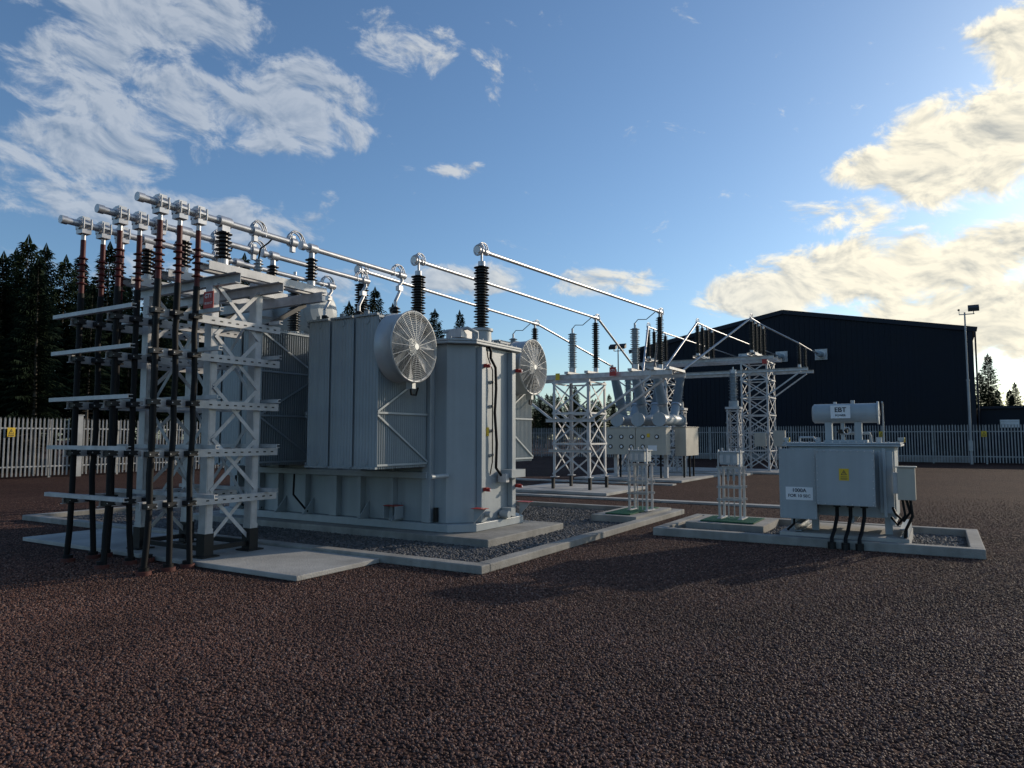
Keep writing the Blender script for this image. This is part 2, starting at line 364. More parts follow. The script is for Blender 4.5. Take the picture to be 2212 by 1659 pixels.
def radbank(x0,x1,y0,y1,z0,z1,sgn):
    m=MB(); n=24; gp=.045; w=(y1-y0-2*gp)/3
    for gi in range(3):
        ya=y0+gi*(w+gp); yb=ya+w
        for i in range(n):
            x=x0+(x1-x0)*(i+.5)/n; t=.0125
            pr=[(-t*.3,0),(t*.3,0),(t,.02),(t,w-.02),(t*.3,w),(-t*.3,w),(-t,w-.02),(-t,.02)]
            m.prism([(x+a,ya+b_) for a,b_ in pr],z0+.02,z1-.02,'rad')
        m.cyl((x0+.0,(ya+yb)/2,z1-.12),(x1+.001,(ya+yb)/2,z1-.12),.05,'rad'); m.cyl((x0+.0,(ya+yb)/2,z0+.12),(x1+.001,(ya+yb)/2,z0+.12),.05,'rad')
        for xx in (x0-.012,):
            m.box(xx-.012,xx+.03,ya+.0,yb,z1-.05,z1-.02,'rad'); m.box(xx-.012,xx+.03,ya,yb,z0+.02,z0+.05,'rad')
            m.box(xx+.0,xx+.03,(ya+yb)/2-.04,(ya+yb)/2+.04,z1-.02,z1+.03,'rad')
    for yy,s_ in((y0-.012,1),(y1+.012,-1)):
        for z in(z0+.06,z0+.82,z0+1.55,z1-.08): m.box(x0,x1,yy-.006,yy+.006,z,z+.03,'rad')
        m.bar((x0,yy-.008*s_,z0+.8),(x1,yy-.008*s_,z0+.1),.006,.03,'rad',(0,0,1))
        m.bar((x0,yy-.008*s_,z0+.85),(x1,yy-.008*s_,z0+1.5),.006,.03,'rad',(0,0,1))
        m.bar((x0,yy-.008*s_,z1-.1),(x1,yy-.008*s_,z0+1.6),.006,.03,'rad',(0,0,1))
    return m.obj('radiator_bank',T)
radbank(.74,1.90,2.3,3.73,1.12,3.43,1)
radbank(.74,1.90,4.8,6.3,1.12,3.43,1)
radbank(4.08,5.3,2.3,3.73,1.12,3.43,1)
radbank(4.08,5.3,4.8,6.3,1.12,3.43,1)
m=MB()
for x0,x1 in((1.75,2.06),(3.89,4.2)):
    for y in(2.9,3.3,5.3,5.8):
        for z in(1.24,3.0): m.cyl((x0,y,z),(x1,y,z),.06,'grey')
m.obj('radiator_pipes',T)
def fan(cx,cy,cz,r=.52,d=.33):
    m=MB(); n=48
    def ringband(prof):
        vs=[];fs=[]
        for rr,h in prof:
            for i in range(n):
                t=2*math.pi*i/n; vs.append((cx+rr*math.cos(t),cy+d-h,cz+rr*math.sin(t)))
        for j in range(len(prof)-1):
            for i in range(n): fs.append((j*n+i,j*n+(i+1)%n,(j+1)*n+(i+1)%n,(j+1)*n+i))
        m.add(vs,fs,'fan',True)
    ringband([(r*1.0,0),(r*.97,.01),(r*.97,d-.04),(r*1.02,d-.02),(r*1.03,d),(r*.96,d),(r*.95,d-.03),(r*.94,0)])
    fy=cy-.03
    for i in range(1,18):
        rr=r*(.12+.88*i/17); m.ring((cx,cy-.03*(1-(rr/r)**2)-.004,cz),(0,1,0),rr,.0038,'fan',40,4)
    for i in range(20):
        t=2*math.pi*i/20; c,s_=math.cos(t),math.sin(t)
        m.pipe([(cx+r*.1*c,fy-.008,cz+r*.1*s_),(cx+r*.6*c,cy-.022,cz+r*.6*s_),(cx+r*1.01*c,cy-.006,cz+r*1.01*s_)],.0045,'fan',5)
    m.cyl((cx,fy-.012,cz),(cx,fy-.004,cz),r*.09,'fan',n=24)
    m.cyl((cx,cy+.03,cz),(cx,cy+d,cz),.10,'fan',n=20)
    m.cyl((cx,cy+.05,cz),(cx,cy+.12,cz),.13,'fan',n=20)
    for i in range(7):
        t=2*math.pi*i/7+.3; 
        c=V((math.cos(t),0,math.sin(t))); tv=V((-math.sin(t),0,math.cos(t))); yv=V((0,1,0)); o=V((cx,cy+.09,cz))
        vs=[]
        for rr,w,tw in((.12,.09,.9),(.28,.13,.6),(.47,.15,.4)):
            rr*=r/.5
            a=tv*math.cos(tw)+yv*math.sin(tw); vs+=[o+c*rr-a*w,o+c*rr+a*w*.8]
        m.add(vs,[(0,1,3,2),(2,3,5,4)],'fan')
    for a in(0,1,2,3):
        t=a*math.pi/2+.4; m.bar((cx+.1*math.cos(t),cy+d-.03,cz+.1*math.sin(t)),(cx+r*.95*math.cos(t),cy+d-.03,cz+r*.95*math.sin(t)),.01,.03,'fan',(0,1,0))
    m.box(cx+.05,cx+.13,cy+.08,cy+.2,cz-r-.09,cz-r*.97,'fan')
    m.pipe([(cx+.1,cy+.15,cz-r-.08),(cx+.15,cy+.18,cz-r-.17),(cx+.35,cy+.25,cz-r-.17),(cx+.5,cy+.33,cz-r-.05)],.014,'cable')
    m.obj('cooling_fan',T)
fan(1.14,1.94,2.93); fan(4.72,1.94,2.93)
m=MB()
m.lathe((3.2,6.0,4.15),(0,1,0),[(.2,-.1),(.36,-.05),(.45,.03),(.45,2.2),(.36,2.28),(.1,2.3)],'grey',32)
for y in(6.3,7.7): m.box(3.0,3.4,y,y+.08,3.16,3.75,'grey')
m.ring((3.2,6.05,4.15),(0,1,0),.455,.012,'grey')
m.pipe([(3.2,6.6,3.7),(3.2,6.6,3.45),(3.2,5.4,3.35),(3.2,5.4,3.2)],.04,'grey')
m.cyl((2.5,6.95,4.0),(2.5,6.95,4.6),.2,'grey',n=20)
m.obj('conservator',T)
m=MB()
HV=[(2.9,1.93),(2.9,3.29),(2.9,4.65)]
for x,y in HV:
    m.cyl((x,y,3.2),(x,y,3.38),.17,'grey',n=24); m.cyl((x,y,3.38),(x,y,3.42),.2,'grey',n=24)
    m.ins((x,y,3.42),(x,y,4.5),.07,.135,'brown',.045)
    m.cyl((x,y,4.5),(x,y,4.58),.06,'alu'); m.cyl((x,y,4.58),(x,y,4.74),.02,'alu')
m.cyl((2.3,5.8,3.15),(2.3,5.8,3.6),.1,'grey'); m.ins((2.3,5.8,3.6),(2.3,5.8,4.62),.07,.125,'brown',.045); m.cyl((2.3,5.8,4.62),(2.3,5.8,4.75),.03,'alu')
for y in(3.35,4.2,5.05):
    m.cyl((2.35,y,3.16),(2.35,y,3.3),.12,'grey'); m.ins((2.35,y,3.3),(2.35,y,3.85),.05,.1,'brown',.05); m.cyl((2.35,y,3.85),(2.35,y,3.95),.03,'alu')
m.pipe([(2.5,1.75,3.2),(2.5,1.75,3.3),(2.3,1.8,3.35),(2.2,2.2,3.3)],.03,'grey')
m.box(2.2,2.5,1.85,2.15,3.2,3.34,'steel')
for y in (2.5,3.9): m.cyl((3.5,y,3.2),(3.5,y,3.34),.08,'steel')
m.obj('bushings',T)

# ------------------------------------------------------------ cable termination structure
C=empty('cable_termination_structure')
m=MB(); PH=(3.35,4.2,5.05)
for x in(-1.1,-.4):
    for y in(3.55,4.95):
        m.chan((x,y,.42),(x,y,3.6),.10,.14,'steel',.01,1,(0,1,0)); 
        m.box(x-.07,x+.07,y-.08,y+.08,.08,.36,'dark'); m.box(x-.13,x+.13,y-.13,y+.13,.062,.08,'dark'); m.box(x-.06,x+.06,y-.075,y+.075,.36,.42,'steel')
for y in(3.55,4.95):
    m.bar((-1.1,y,.16),(-.4,y,.16),.05,.06,'dark'); m.bar((-1.1,y,.2),(-.4,y,.9),.008,.05,'steel',(0,0,1)); m.bar((-.4,y-.012,.2),(-1.1,y-.012,.9),.008,.05,'steel',(0,0,1))
    for j in range(4):
        z0=.9+j*.68;z1=z0+.68
        yy=y-.075
        m.bar((-1.1,yy,z0),(-.4,yy,z1),.008,.05,'steel',(0,0,1)); m.bar((-.4,yy-.012,z0),(-1.1,yy-.012,z1),.008,.05,'steel',(0,0,1))
for x in(-1.1,-.4):
    m.bar((x,3.55,.16),(x,4.95,.16),.05,.06,'dark')
    for j in range(2):
        z0=.5+j*1.55;z1=z0+1.5
        m.bar((x+.07,3.55,z0),(x+.07,4.95,z1),.008,.05,'steel',(0,0,1)); m.bar((x+.085,4.95,z0),(x+.085,3.55,z1),.008,.05,'steel',(0,0,1))
for x in(-1.1,-.4): m.chan((x,3.05,3.66),(x,5.35,3.66),.08,.14,'steel')
m.chan((.4,3.05,3.66),(.4,5.35,3.66),.08,.14,'steel',.01,-1)
for y in PH:
    for dy in(-.09,.09): m.chan((-1.4,y+dy,3.79),(.62,y+dy,3.79),.06,.11,'steel',.01,1 if dy<0 else -1)
m.bar((-.4,3.45,3.1),(.4,3.45,3.58),.05,.06,'dark'); m.bar((-.4,5.05,3.1),(.4,5.05,3.58),.05,.06,'dark')
LV=(.79,1.40,2.02,2.63,3.12)
for z in LV:
    for y in PH:
        m.chan((-2.08,y+.09,z),(-.08,y+.09,z),.05,.10,'steel',.008,1)
        for i in range(9): m.box(-1.2+i*.125,-1.16+i*.125,y+.056,y+.0645,z-.008,z+.008,'dark')
    m.chan((-2.12,3.62,z+.07),(-2.12,5.42,z+.07),.06,.05,'steel',.008,-1)
    m.chan((-1.36,3.0,z+.08),(-1.36,5.35,z+.08),.05,.05,'steel',.008,-1)
    m.chan((-.25,3.2,z+.08),(-.25,5.35,z+.08),.05,.05,'steel',.008,-1)
    for y in PH:
        for x in(-2.0,-1.74,-1.48):
            m.box(x-.06,x+.06,y-.055,y+.06,z-.03,z+.03,'dark'); m.cyl((x-.05,y-.06,z),(x-.05,y+.1,z),.008,'steel',n=6); m.cyl((x+.05,y-.07,z),(x+.05,y+.1,z),.008,'steel',n=6)
m.obj('frame',C)
m=MB(); f=MB()
for pi,y in enumerate(PH):
    for ci,x in enumerate((-2.0,-1.74,-1.48)):
        j=R.uniform(-.03,.03); bx=R.uniform(-.06,.06)
        m.pipe([(x+bx,y+R.uniform(-.05,.05),-.02),(x+bx*.5,y+j*.5,.4),(x,y,.8),(x+j*.5,y,1.1),(x,y,1.4),(x-j*.5,y,1.7),(x,y,2.0),(x-j*.4,y,2.35),(x,y,2.63),(x+j*.5,y,2.9),(x,y,3.12),(x+j*.3,y,3.2)],.036,'cable')
        m.cyl((x+bx,y,0),(x+bx,y,.05),.085,'boot'); m.cyl((x+bx,y,.05),(x+bx,y,.09),.06,'cable')
        m.cyl((x+j*.3,y,3.15),(x,y,3.5),.040,'cable'); m.cyl((x,y,3.5),(x,y,4.22),.033,'red',n=12); 
        for q in range(5): 
            z=3.62+q*.085; m.lathe((x,y,z),(0,0,1),[(.034,0),(.068,.006),(.068,.012),(.034,.03)],'red',14)
        m.cyl((x,y,4.2),(x,y,4.34),.028,'alu',n=12)
        f.box(x-.06,x+.06,y-.075,y+.075,4.30,4.36,'alu'); f.cyl((x-.08,y,4.43),(x+.08,y,4.43),.075,'alu',n=16)
        for sx in(-.05,.05):
            f.cyl((x+sx,y-.085,4.36),(x+sx,y-.085,4.50),.012,'steel',n=6); f.cyl((x+sx,y+.085,4.36),(x+sx,y+.085,4.50),.012,'steel',n=6)
        f.box(x-.07,x+.07,y-.09,y+.09,4.42,4.445,'alu'); f.box(x-.05,x+.05,y-.05,y+.05,4.49,4.53,'alu')
m.obj('power_cables',C)
for y in PH:
    Z=4.43
    f.cyl((-2.28,y,Z),(.12,y,Z),.045,'alu',n=18); f.cyl((-2.3,y,Z),(-2.22,y,Z),.055,'alu',n=18)
    f.cyl((-1.2,y,Z),(-1.02,y,Z),.075,'alu'); f.box(-1.17,-1.05,y-.05,y+.05,4.3,4.38,'alu')
    f.ins((-1.11,y,3.93),(-1.11,y,4.3),.055,.11,'brown',.05); f.cyl((-1.11,y,3.85),(-1.11,y,3.93),.07,'alu')
    f.ins((.42,y,3.93),(.42,y,4.28),.05,.095,'brown',.05); f.cyl((.42,y,3.85),(.42,y,3.93),.06,'alu'); f.cyl((.42,y,4.28),(.42,y,4.36),.04,'alu')
    f.ins((-.3,y+.3,3.88),(-.3,y+.3,4.15),.04,.07,'ins',.04); f.cyl((-.3,y+.3,3.8),(-.3,y+.3,3.88),.05,'alu')
    f.pipe([(-.3,y+.3,4.15),(-.3,y+.27,4.3),(-.3,y+.1,4.36),(-.3,y,4.42)],.012,'cable',6)
    f.box(-.36,-.24,y+.2,y+.4,3.74,3.8,'steel')
    for x in(-.62,.05): f.cyl((x-.05,y,Z),(x+.05,y,Z),.07,'alu'); f.box(x-.03,x+.03,y-.03,y+.03,Z-.14,Z+.1,'alu')
    f.loop((-.64,y,Z+.02),(-.48,y,Z+.02),.15); f.loop((.0,y,Z+.02),(.22,y,Z+.02),.17)
    f.cyl((.22,y,Z),(2.55,y,Z),.04,'alu',n=18); f.cyl((.36,y,Z),(.5,y,Z),.07,'alu'); f.cyl((.2,y,Z),(.27,y,Z),.065,'alu'); f.cyl((2.42,y,Z),(2.58,y,Z),.06,'alu')
    f.loop((2.3,y,Z+.02),(2.52,y,Z+.02),.16)
    f.pipe([(2.5,y,Z),(2.52,y,Z-.1),(2.42,y,Z-.22),(2.46,y,Z-.3),(2.35,y,3.95)],.03,'alu',8); f.box(2.4,2.5,y-.04,y+.04,Z-.28,Z-.2,'alu')
f.obj('busbars_and_insulators',C)
m=MB(); m.box(-1.215,-1.205,3.38,3.58,3.28,3.50,'redp'); m.box(-1.205,-1.1,3.47,3.51,3.36,3.40,'steel'); m.obj('phase_label_plate',C)
text('GT1',(-1.218,3.48,3.44),.08,'white',C,'label_text'); text('132 kV-CT',(-1.218,3.48,3.345),.038,'white',C,'label_text_2')

# ------------------------------------------------------------ HV busbars
EN=[(12.5,2.14,5.2),(12.5,4.15,5.2),(12.5,6.25,5.2)]
m=MB()
for (x,y),e in zip(HV,EN):
    p=V((x-.12,y,4.76)); e=V(e); m.cyl(p,e,.036,'alu',n=16)
    d=(e-p).normalized(); m.cyl(p-d*.02,p+d*.1,.06,'alu'); m.cyl(p+d*.2,p+d*.3,.055,'alu')
    m.loop(V((x-.05,y,4.78)),V((x+.12,y,4.78)),.14)
    m.ring((x-.1,y,4.76),(1,0,0),.085,.018,'alu',20,6)
m.obj('overhead_busbars')

W=empty('busbar_support_structure')
m=MB(); lattice(m,11.9,13.1,4.1,5.3,.42,3.3,3,w=.08,bw=.05)
for x in(11.9,13.1):
    for y in(4.1,5.3): m.box(x-.04,x+.04,y-.04,y+.04,.08,.42,'dark')
    m.chan((x+(.05 if x<12 else -.05),1.6,3.4),(x+(.05 if x<12 else -.05),7.2,3.4),.08,.14,'steel',.01,-1 if x<12 else 1)
    m.bar((x,4.1,2.1),(x,2.2,3.32),.06,.06,'steel'); m.bar((x,5.3,2.1),(x,7.0,3.32),.06,.06,'steel')
for y in(1.7,2.14,2.8,4.15,4.8,6.25,6.9): m.bar((11.8,y,3.51),(13.2,y,3.51),.12,.07,'steel')
for z in(2.1,):
    m.chan((11.8,3.9,z),(11.8,5.5,z),.05,.1,'steel'); m.chan((11.8,4.0,1.2),(11.8,5.4,1.2),.05,.08,'steel')
for e in EN:
    x,y,z=e
    m.cyl((x,y,3.55),(x,y,3.68),.07,'alu'); m.ins((x,y,3.68),(x,y,5.05),.06,.12,'brown',.055); m.cyl((x,y,5.05),(x,y,5.2),.035,'alu'); m.cyl((x-.12,y,5.2),(x+.12,y,5.2),.06,'alu')
    yy=y+.68; m.cyl((x-.2,yy,3.55),(x-.2,yy,3.7),.1,'alu'); m.ins((x-.2,yy,3.7),(x-.2,yy,4.75),.08,.14,'ins',.055); m.cyl((x-.2,yy,4.75),(x-.2,yy,4.9),.03,'alu')
    m.pipe([(x-.2,yy,4.9),(x-.2,yy-.1,5.0),(x-.2,yy-.35,4.98),(x-.2,y+.05,5.18)],.012,'cable',6)
    m.loop((x+.05,y,z),(x+.22,y,z),.14)
m.obj('frame',W)
m=MB(); m.box(11.77,11.78,3.2,3.4,3.35,3.6,'redp'); m.box(11.77,11.78,5.0,5.14,3.3,3.5,'yel'); m.obj('phase_labels',W)
text('CT1',(11.766,3.3,3.5),.08,'white',W,'label_text')

# ------------------------------------------------------------ circuit breaker
K=empty('circuit_breaker')
m=MB(); n=MB()
for x in(18.9,21.1):
    for y in(4.2,6.2):
        m.box(x-.07,x+.07,y-.07,y+.07,.08,1.88,'steel')
for x in (18.9,21.1): m.bar((x,4.0,1.95),(x,6.4,1.95),.14,.14,'steel')
for y in (4.2,6.2): m.bar((18.9,y,1.2),(21.1,y,1.2),.06,.08,'steel'); m.bar((18.9,y,.2),(21.1,y,1.8),.05,.05,'steel')
m.box(18.35,18.82,4.0,5.18,.95,1.95,'cream'); m.box(18.35,18.82,5.2,6.45,.95,1.95,'cream')
m.box(19.3,20.9,3.55,3.98,.9,1.98,'cream'); m.box(19.25,20.95,3.52,4.0,1.983,2.0,'cream')
m.box(18.33,18.84,3.98,6.47,1.953,1.98,'cream')
for y in(4.35,4.9,5.35,5.75,6.2):
    for z in(1.25,1.62):
        if y==4.35 and z<1.5: continue
        m.cyl((18.352,y,z),(18.33,y,z),.085,'dark',n=18); m.cyl((18.33,y,z),(18.325,y,z),.05,'white',n=14)
m.box(18.34,18.349,4.35,4.7,1.1,1.3,'white'); m.box(18.34,18.349,4.62,4.74,1.6,1.74,'yel')
for y in(4.3,4.8,5.3,5.9): m.cyl((18.6,y,.08),(18.6,y,.95),.035,'cable')
for x in(19.5,20.2,20.7): m.cyl((x,3.7,.08),(x,3.7,.9),.035,'cable')
m.obj('frame_and_cabinets',K,.01)
BP=(4.4,5.25,6.1)
for y in BP:
    n.cyl((18.8,y,2.28),(21.2,y,2.28),.22,'grey',n=24); n.cyl((18.76,y,2.28),(18.8,y,2.28),.27,'grey',n=24); n.cyl((21.2,y,2.28),(21.24,y,2.28),.27,'grey',n=24)
    for sx,x in((-1,19.5),(1,20.5)):
        d=V((sx*.50,0 ,.87)).normalized(); p=V((x,y,2.33))
        n.cyl(p,p+d*.6,.17,'ins',n=20); n.cyl(p+d*.6,p+d*.68,.21,'alu',n=20)
        n.lathe(p+d*.68,d,[(.13,0),(.13,.05)]+[(r,.05+.055*i+o) for i in range(26) for r,o in((.13-.002*i,0),(.2-.002*i,.012),(.2-.002*i,.022),(.13-.002*i,.045))],'ins',18)
        n.cyl(p+d*2.15,p+d*2.35,.05,'alu')
n.obj('poles_and_bushings',K)
# ------------------------------------------------------------ disconnector structure
D=empty('disconnector_structure'); DP=(2.45,4.9,7.3)
m=MB()
for y0,y1 in((1.9,3.1),(6.6,7.8)):
    lattice(m,26.2,27.8,y0,y1,.1,5.1,6,w=.08,bw=.05)
for x in(26.1,27.0,27.9): m.chan((x,1.6,5.2),(x,8.2,5.2),.08,.16,'steel')
for x in(26.2,27.8): m.chan((x,.2,4.6),(x,9.4,4.6),.08,.14,'steel'); m.bar((x,1.9,3.5),(x,.5,4.5),.06,.06,'steel'); m.bar((x,7.8,3.5),(x,9.2,4.5),.06,.06,'steel')
for y in DP:
    m.chan((25.5,y-.15,5.34),(28.5,y-.15,5.34),.06,.12,'steel'); m.chan((25.5,y+.15,5.34),(28.5,y+.15,5.34),.06,.12,'steel',.008,-1)
    for x in(25.7,26.5,27.3,28.2):
        m.cyl((x,y,5.40),(x,y,5.5),.09,'alu'); m.ins((x,y,5.5),(x,y,6.8),.07,.13,'brown',.06); m.cyl((x,y,6.8),(x,y,6.92),.05,'alu')
    m.cyl((25.6,y,6.95),(28.3,y,6.95),.04,'alu'); m.loop((25.6,y,6.97),(25.9,y,6.97),.2)
for x in (26.2,27.8): m.cyl((x,.55,4.67),(x,.55,4.8),.07,'alu'); m.ins((x,.55,4.8),(x,.55,5.7),.05,.1,'brown',.06)
m.box(26.05,26.06,1.9,2.1,4.9,5.11,'redp')
m.box(25.95,26.15,2.0,2.5,1.2,1.8,'cream'); m.box(26.0,26.19,1.2,1.7,1.2,1.9,'cream'); m.box(26.05,26.15,1.4,1.5,.08,1.2,'steel')
m.obj('frame',D)
m=MB()
for y in(2.9,5.3,7.7):
    lattice(m,23.75,24.25,y-.25,y+.25,.1,2.8,5,w=.06,bw=.035)
    m.box(23.7,24.3,y-.3,y+.3,2.8,2.9,'steel'); m.cyl((24,y,2.9),(24,y,3.15),.2,'grey',n=20)
    m.ins((24,y,3.15),(24,y,4.35),.12,.2,'ins',.07); m.cyl((24,y,4.35),(24,y,4.5),.14,'alu'); m.cyl((24,y,4.5),(24,y,4.62),.03,'alu')
m.obj('instrument_transformers',D)
m=MB()
for i,e in enumerate(EN):
    top=V((19.5,BP[i],2.33))+V((-.5,0,.87)).normalized()*2.3
    m.cyl(V(e)+V((.2,0,0)),top,.035,'alu')
    t2=V((20.5,BP[i],2.33))+V((.5,0,.87)).normalized()*2.3
    m.cyl(t2,(25.65,DP[i],6.95),.045,'alu')
    m.cyl(t2-V((.1,0,0)),t2+V((.1,0,0)),.07,'alu')
WB=(2.2,4.8,7.4)
for i,y in enumerate(WB): m.cyl((28.25,DP[i],6.95),(44.6,y,7.25),.04,'alu')
m.cyl((25.7,2.45,6.9),(26.2,.55,5.75),.03,'alu'); m.cyl((26.2,.55,5.75),(44.6,2.3,7.25),.025,'alu')
m.obj('busbar_links')

# ------------------------------------------------------------ earthing transformer (right)
E=empty('earthing_transformer')
m=MB()
m.box(4.42,5.95,-4.22,-2.5,.02,.18,'conc2')
for y in(-4.15,-2.75): m.chan((4.5,y,.25),(5.9,y,.25),.1,.12,'grey',.01,1 if y<-3 else -1)
m.box(4.78,5.75,-4.06,-2.62,.42,1.46,'grey'); m.box(4.70,5.83,-4.15,-2.52,1.463,1.49,'grey'); m.box(4.71,5.82,-4.14,-2.53,1.495,1.52,'grey')
for y in(-4.04,-3.5,-2.75): m.box(4.74,5.8,y,y+.06,.33,.417,'grey')
for y in(-4.0,-3.0,-2.7): m.box(4.82,4.9,y,y+.1,.18,.42,'grey')
m.box(4.36,4.777,-3.02,-2.56,.42,1.40,'grey'); m.box(4.33,4.357,-3.05,-2.53,.39,1.43,'grey')
m.box(4.28,4.777,-3.78,-3.1,.66,1.38,'grey'); m.box(4.25,4.277,-3.83,-3.06,.62,1.42,'grey')
m.box(4.66,4.777,-4.04,-3.86,.5,1.40,'grey'); 
m.box(4.6,4.66,-3.95,-3.91,.45,1.44,'grey')
for i in range(9):
    yy=-3.80+i*.089
    for z in(.64,1.40): m.cyl((4.25,yy,z),(4.235,yy,z),.011,'steel',n=6)
for i in range(8):
    z=.68+i*.1
    for yy in(-3.81,-3.08): m.cyl((4.25,yy,z),(4.235,yy,z),.011,'steel',n=6)
for i in range(10):
    z=.42+i*.11
    for yy in(-3.03,-2.55): m.cyl((4.33,yy,z),(4.318,yy,z),.009,'steel',n=6)
for i in range(6):
    yy=-3.03+i*.096
    for z in(.405,1.415): m.cyl((4.33,yy,z),(4.318,yy,z),.009,'steel',n=6)
for i in range(15): m.cyl((4.74,-4.1+i*.108,1.52),(4.74,-4.1+i*.108,1.54),.011,'steel',n=6)
for y in(-4.15,-2.56):
    m.cyl((4.85,y-.04,1.56),(4.85,y+.04,1.56),.035,'cream',n=16); m.ring((4.85,y-.045,1.56),(0,1,0),.03,.008,'yel',16)
    m.box(4.8,4.9,y-.02,y+.02,1.521,1.56,'grey')
m.box(4.42,4.66,-4.32,-4.10,.72,1.17,'cream'); m.box(4.40,4.68,-4.34,-4.08,1.173,1.19,'cream'); m.box(4.5,4.62,-4.10,-4.04,.8,1.1,'steel')
m.pipe([(4.5,-4.2,.72),(4.48,-4.24,.55),(4.5,-4.16,.42),(4.6,-4.06,.5),(4.7,-4.0,.62)],.018,'cable')
m.pipe([(4.5,-4.25,.72),(4.47,-4.27,.5),(4.5,-4.18,.3),(4.5,-4.16,.1)],.02,'cable')
m.pipe([(4.55,-4.15,.72),(4.5,-4.18,.5),(4.52,-4.08,.36),(4.62,-4.0,.45)],.018,'cable')
for y in(-3.3,-3.48,-3.66):
    m.cyl((4.5,y,.66),(4.5,y,.58),.05,'dark'); m.pipe([(4.5,y,.6),(4.48,y,.45),(4.36,y+.03,.25),(4.22,y+.05,.16),(4.2,y+.05,.02)],.026,'cable'); m.cyl((4.2,y+.05,.0),(4.2,y+.05,.1),.055,'dark')
m.pipe([(4.5,-2.7,.42),(4.48,-2.7,.3),(4.5,-2.6,.2)],.018,'cable')
m.obj('tank_and_cable_boxes',E,.006)
m=MB()
m.lathe((5.1,-3.82,1.97),(0,1,0),[(.12,-.035),(.15,-.01),(.15,.87),(.12,.895)],'grey',28)
m.cyl((5.1,-3.86,1.97),(5.1,-3.835,1.97),.175,'grey',n=28)
m.cyl((5.1,-3.85,1.97),(5.1,-3.87,1.97),.05,'steel')
for y in(-3.62,-3.2): m.box(5.04,5.16,y,y+.1,1.561,1.84,'grey')
m.cyl((5.1,-3.35,1.561),(5.1,-3.35,1.84),.03,'grey'); m.cyl((5.1,-3.35,1.66),(5.1,-3.35,1.72),.07,'dark')
m.ring((4.98,-3.42,1.7),(1,0,0),.05,.01,'steel',20)
m.cyl((5.1,-3.5,2.11),(5.1,-3.5,2.17),.03,'steel'); m.cyl((5.1,-3.25,2.11),(5.1,-3.25,2.15),.025,'steel')
m.pipe([(5.3,-3.72,1.52),(5.3,-3.72,1.62),(5.2,-3.72,1.66),(5.2,-3.3,1.66)],.02,'grey')
m.pipe([(5.3,-3.9,1.52),(5.3,-3.9,2.1),(5.2,-3.9,2.14)],.012,'grey')
m.pipe([(4.9,-2.75,1.52),(4.9,-2.75,1.6),(4.9,-2.95,1.6),(4.9,-3.0,1.52)],.016,'grey')
m.box(4.95,5.25,-3.7,-3.1,1.521,1.56,'grey')
for y in(-3.0,-3.85): m.cyl((5.0,y,1.52),(5.0,y,1.6),.04,'steel')
m.box(4.942,4.946,-3.48,-3.20,1.89,2.09,'white')
m.obj('conservator',E,.004)
text('EBT',(4.938,-3.34,2.02),.10,'ink',E,'name_text'); text('POWER',(4.938,-3.34,1.935),.042,'ink',E,'name_text_2')
m=MB(); m.box(4.324,4.329,-3.0,-2.62,.67,.86,'white'); m.box(4.244,4.249,-3.50,-3.37,.98,1.15,'yel')
m.add([(4.242,-3.475,1.06),(4.242,-3.395,1.06),(4.242,-3.435,1.13)],[(0,2,1)],'ink'); m.add([(4.241,-3.462,1.066),(4.241,-3.408,1.066),(4.241,-3.435,1.117)],[(0,2,1)],'yel')
m.add([(4.240,-3.432,1.108),(4.240,-3.445,1.088),(4.240,-3.430,1.088),(4.240,-3.438,1.070)],[(0,1,2),(1,3,2)],'ink')
for z in(1.03,1.01,.995): m.box(4.2425,4.2435,-3.48,-3.39,z,z+.006,'ink')
m.obj('labels',E)
text('1000A',(4.322,-2.81,.81),.075,'ink',E,'rating_text'); text('FOR 10 SEC',(4.322,-2.81,.73),.062,'ink',E,'rating_text_2')

# ------------------------------------------------------------ cable support stands
def stand(x,y,top):
    e=empty('cable_support_stand'); m=MB()
    for yy in(y-.18,y+.18):
        m.chan((x,yy,.17),(x,yy,top-.3),.035,.045,'steel',.006,1,(1,0,0)); m.chan((x+.3,yy,.17),(x+.3,yy,top-.3),.035,.045,'steel',.006,1,(1,0,0))
        m.box(x-.06,x+.36,yy-.04,yy+.04,.165,.18,'steel')
    for z in(.5,.72,top-.32):
        m.chan((x-.03,y-.22,z),(x-.03,y+.22,z),.03,.035,'steel',.006); m.chan((x+.33,y-.22,z),(x+.33,y+.22,z),.03,.035,'steel',.006)
    for i in range(2): 
        yy=y-.05+i*.1; m.cyl((x+.1,yy,.17),(x+.1,yy,top-.55),.012,'alu'); m.cyl((x+.1,yy,top-.55),(x+.1,yy,top-.3),.022,'ins')
    m.box(x-.05,x+.35,y-.15,y+.15,top-.26,top-.05,'grey'); m.box(x-.07,x+.37,y-.18,y+.18,top-.05,top-.03,'grey')
    for yy in(y-.19,y+.19): m.box(x-.02,x+.02,yy-.012,yy+.012,top-.3,top,'steel')
    for yy in(-.12,0,.12): m.cyl((x+.0,y+yy,top-.03),(x,y+yy,top+.03),.018,'steel'); m.box(x-.06,x-.05,y+yy-.035,y+yy+.035,top-.23,top-.1,'steel')
    m.obj('stand_frame',e)
stand(6.35,.5,1.38); stand(5.8,-1.42,1.38)

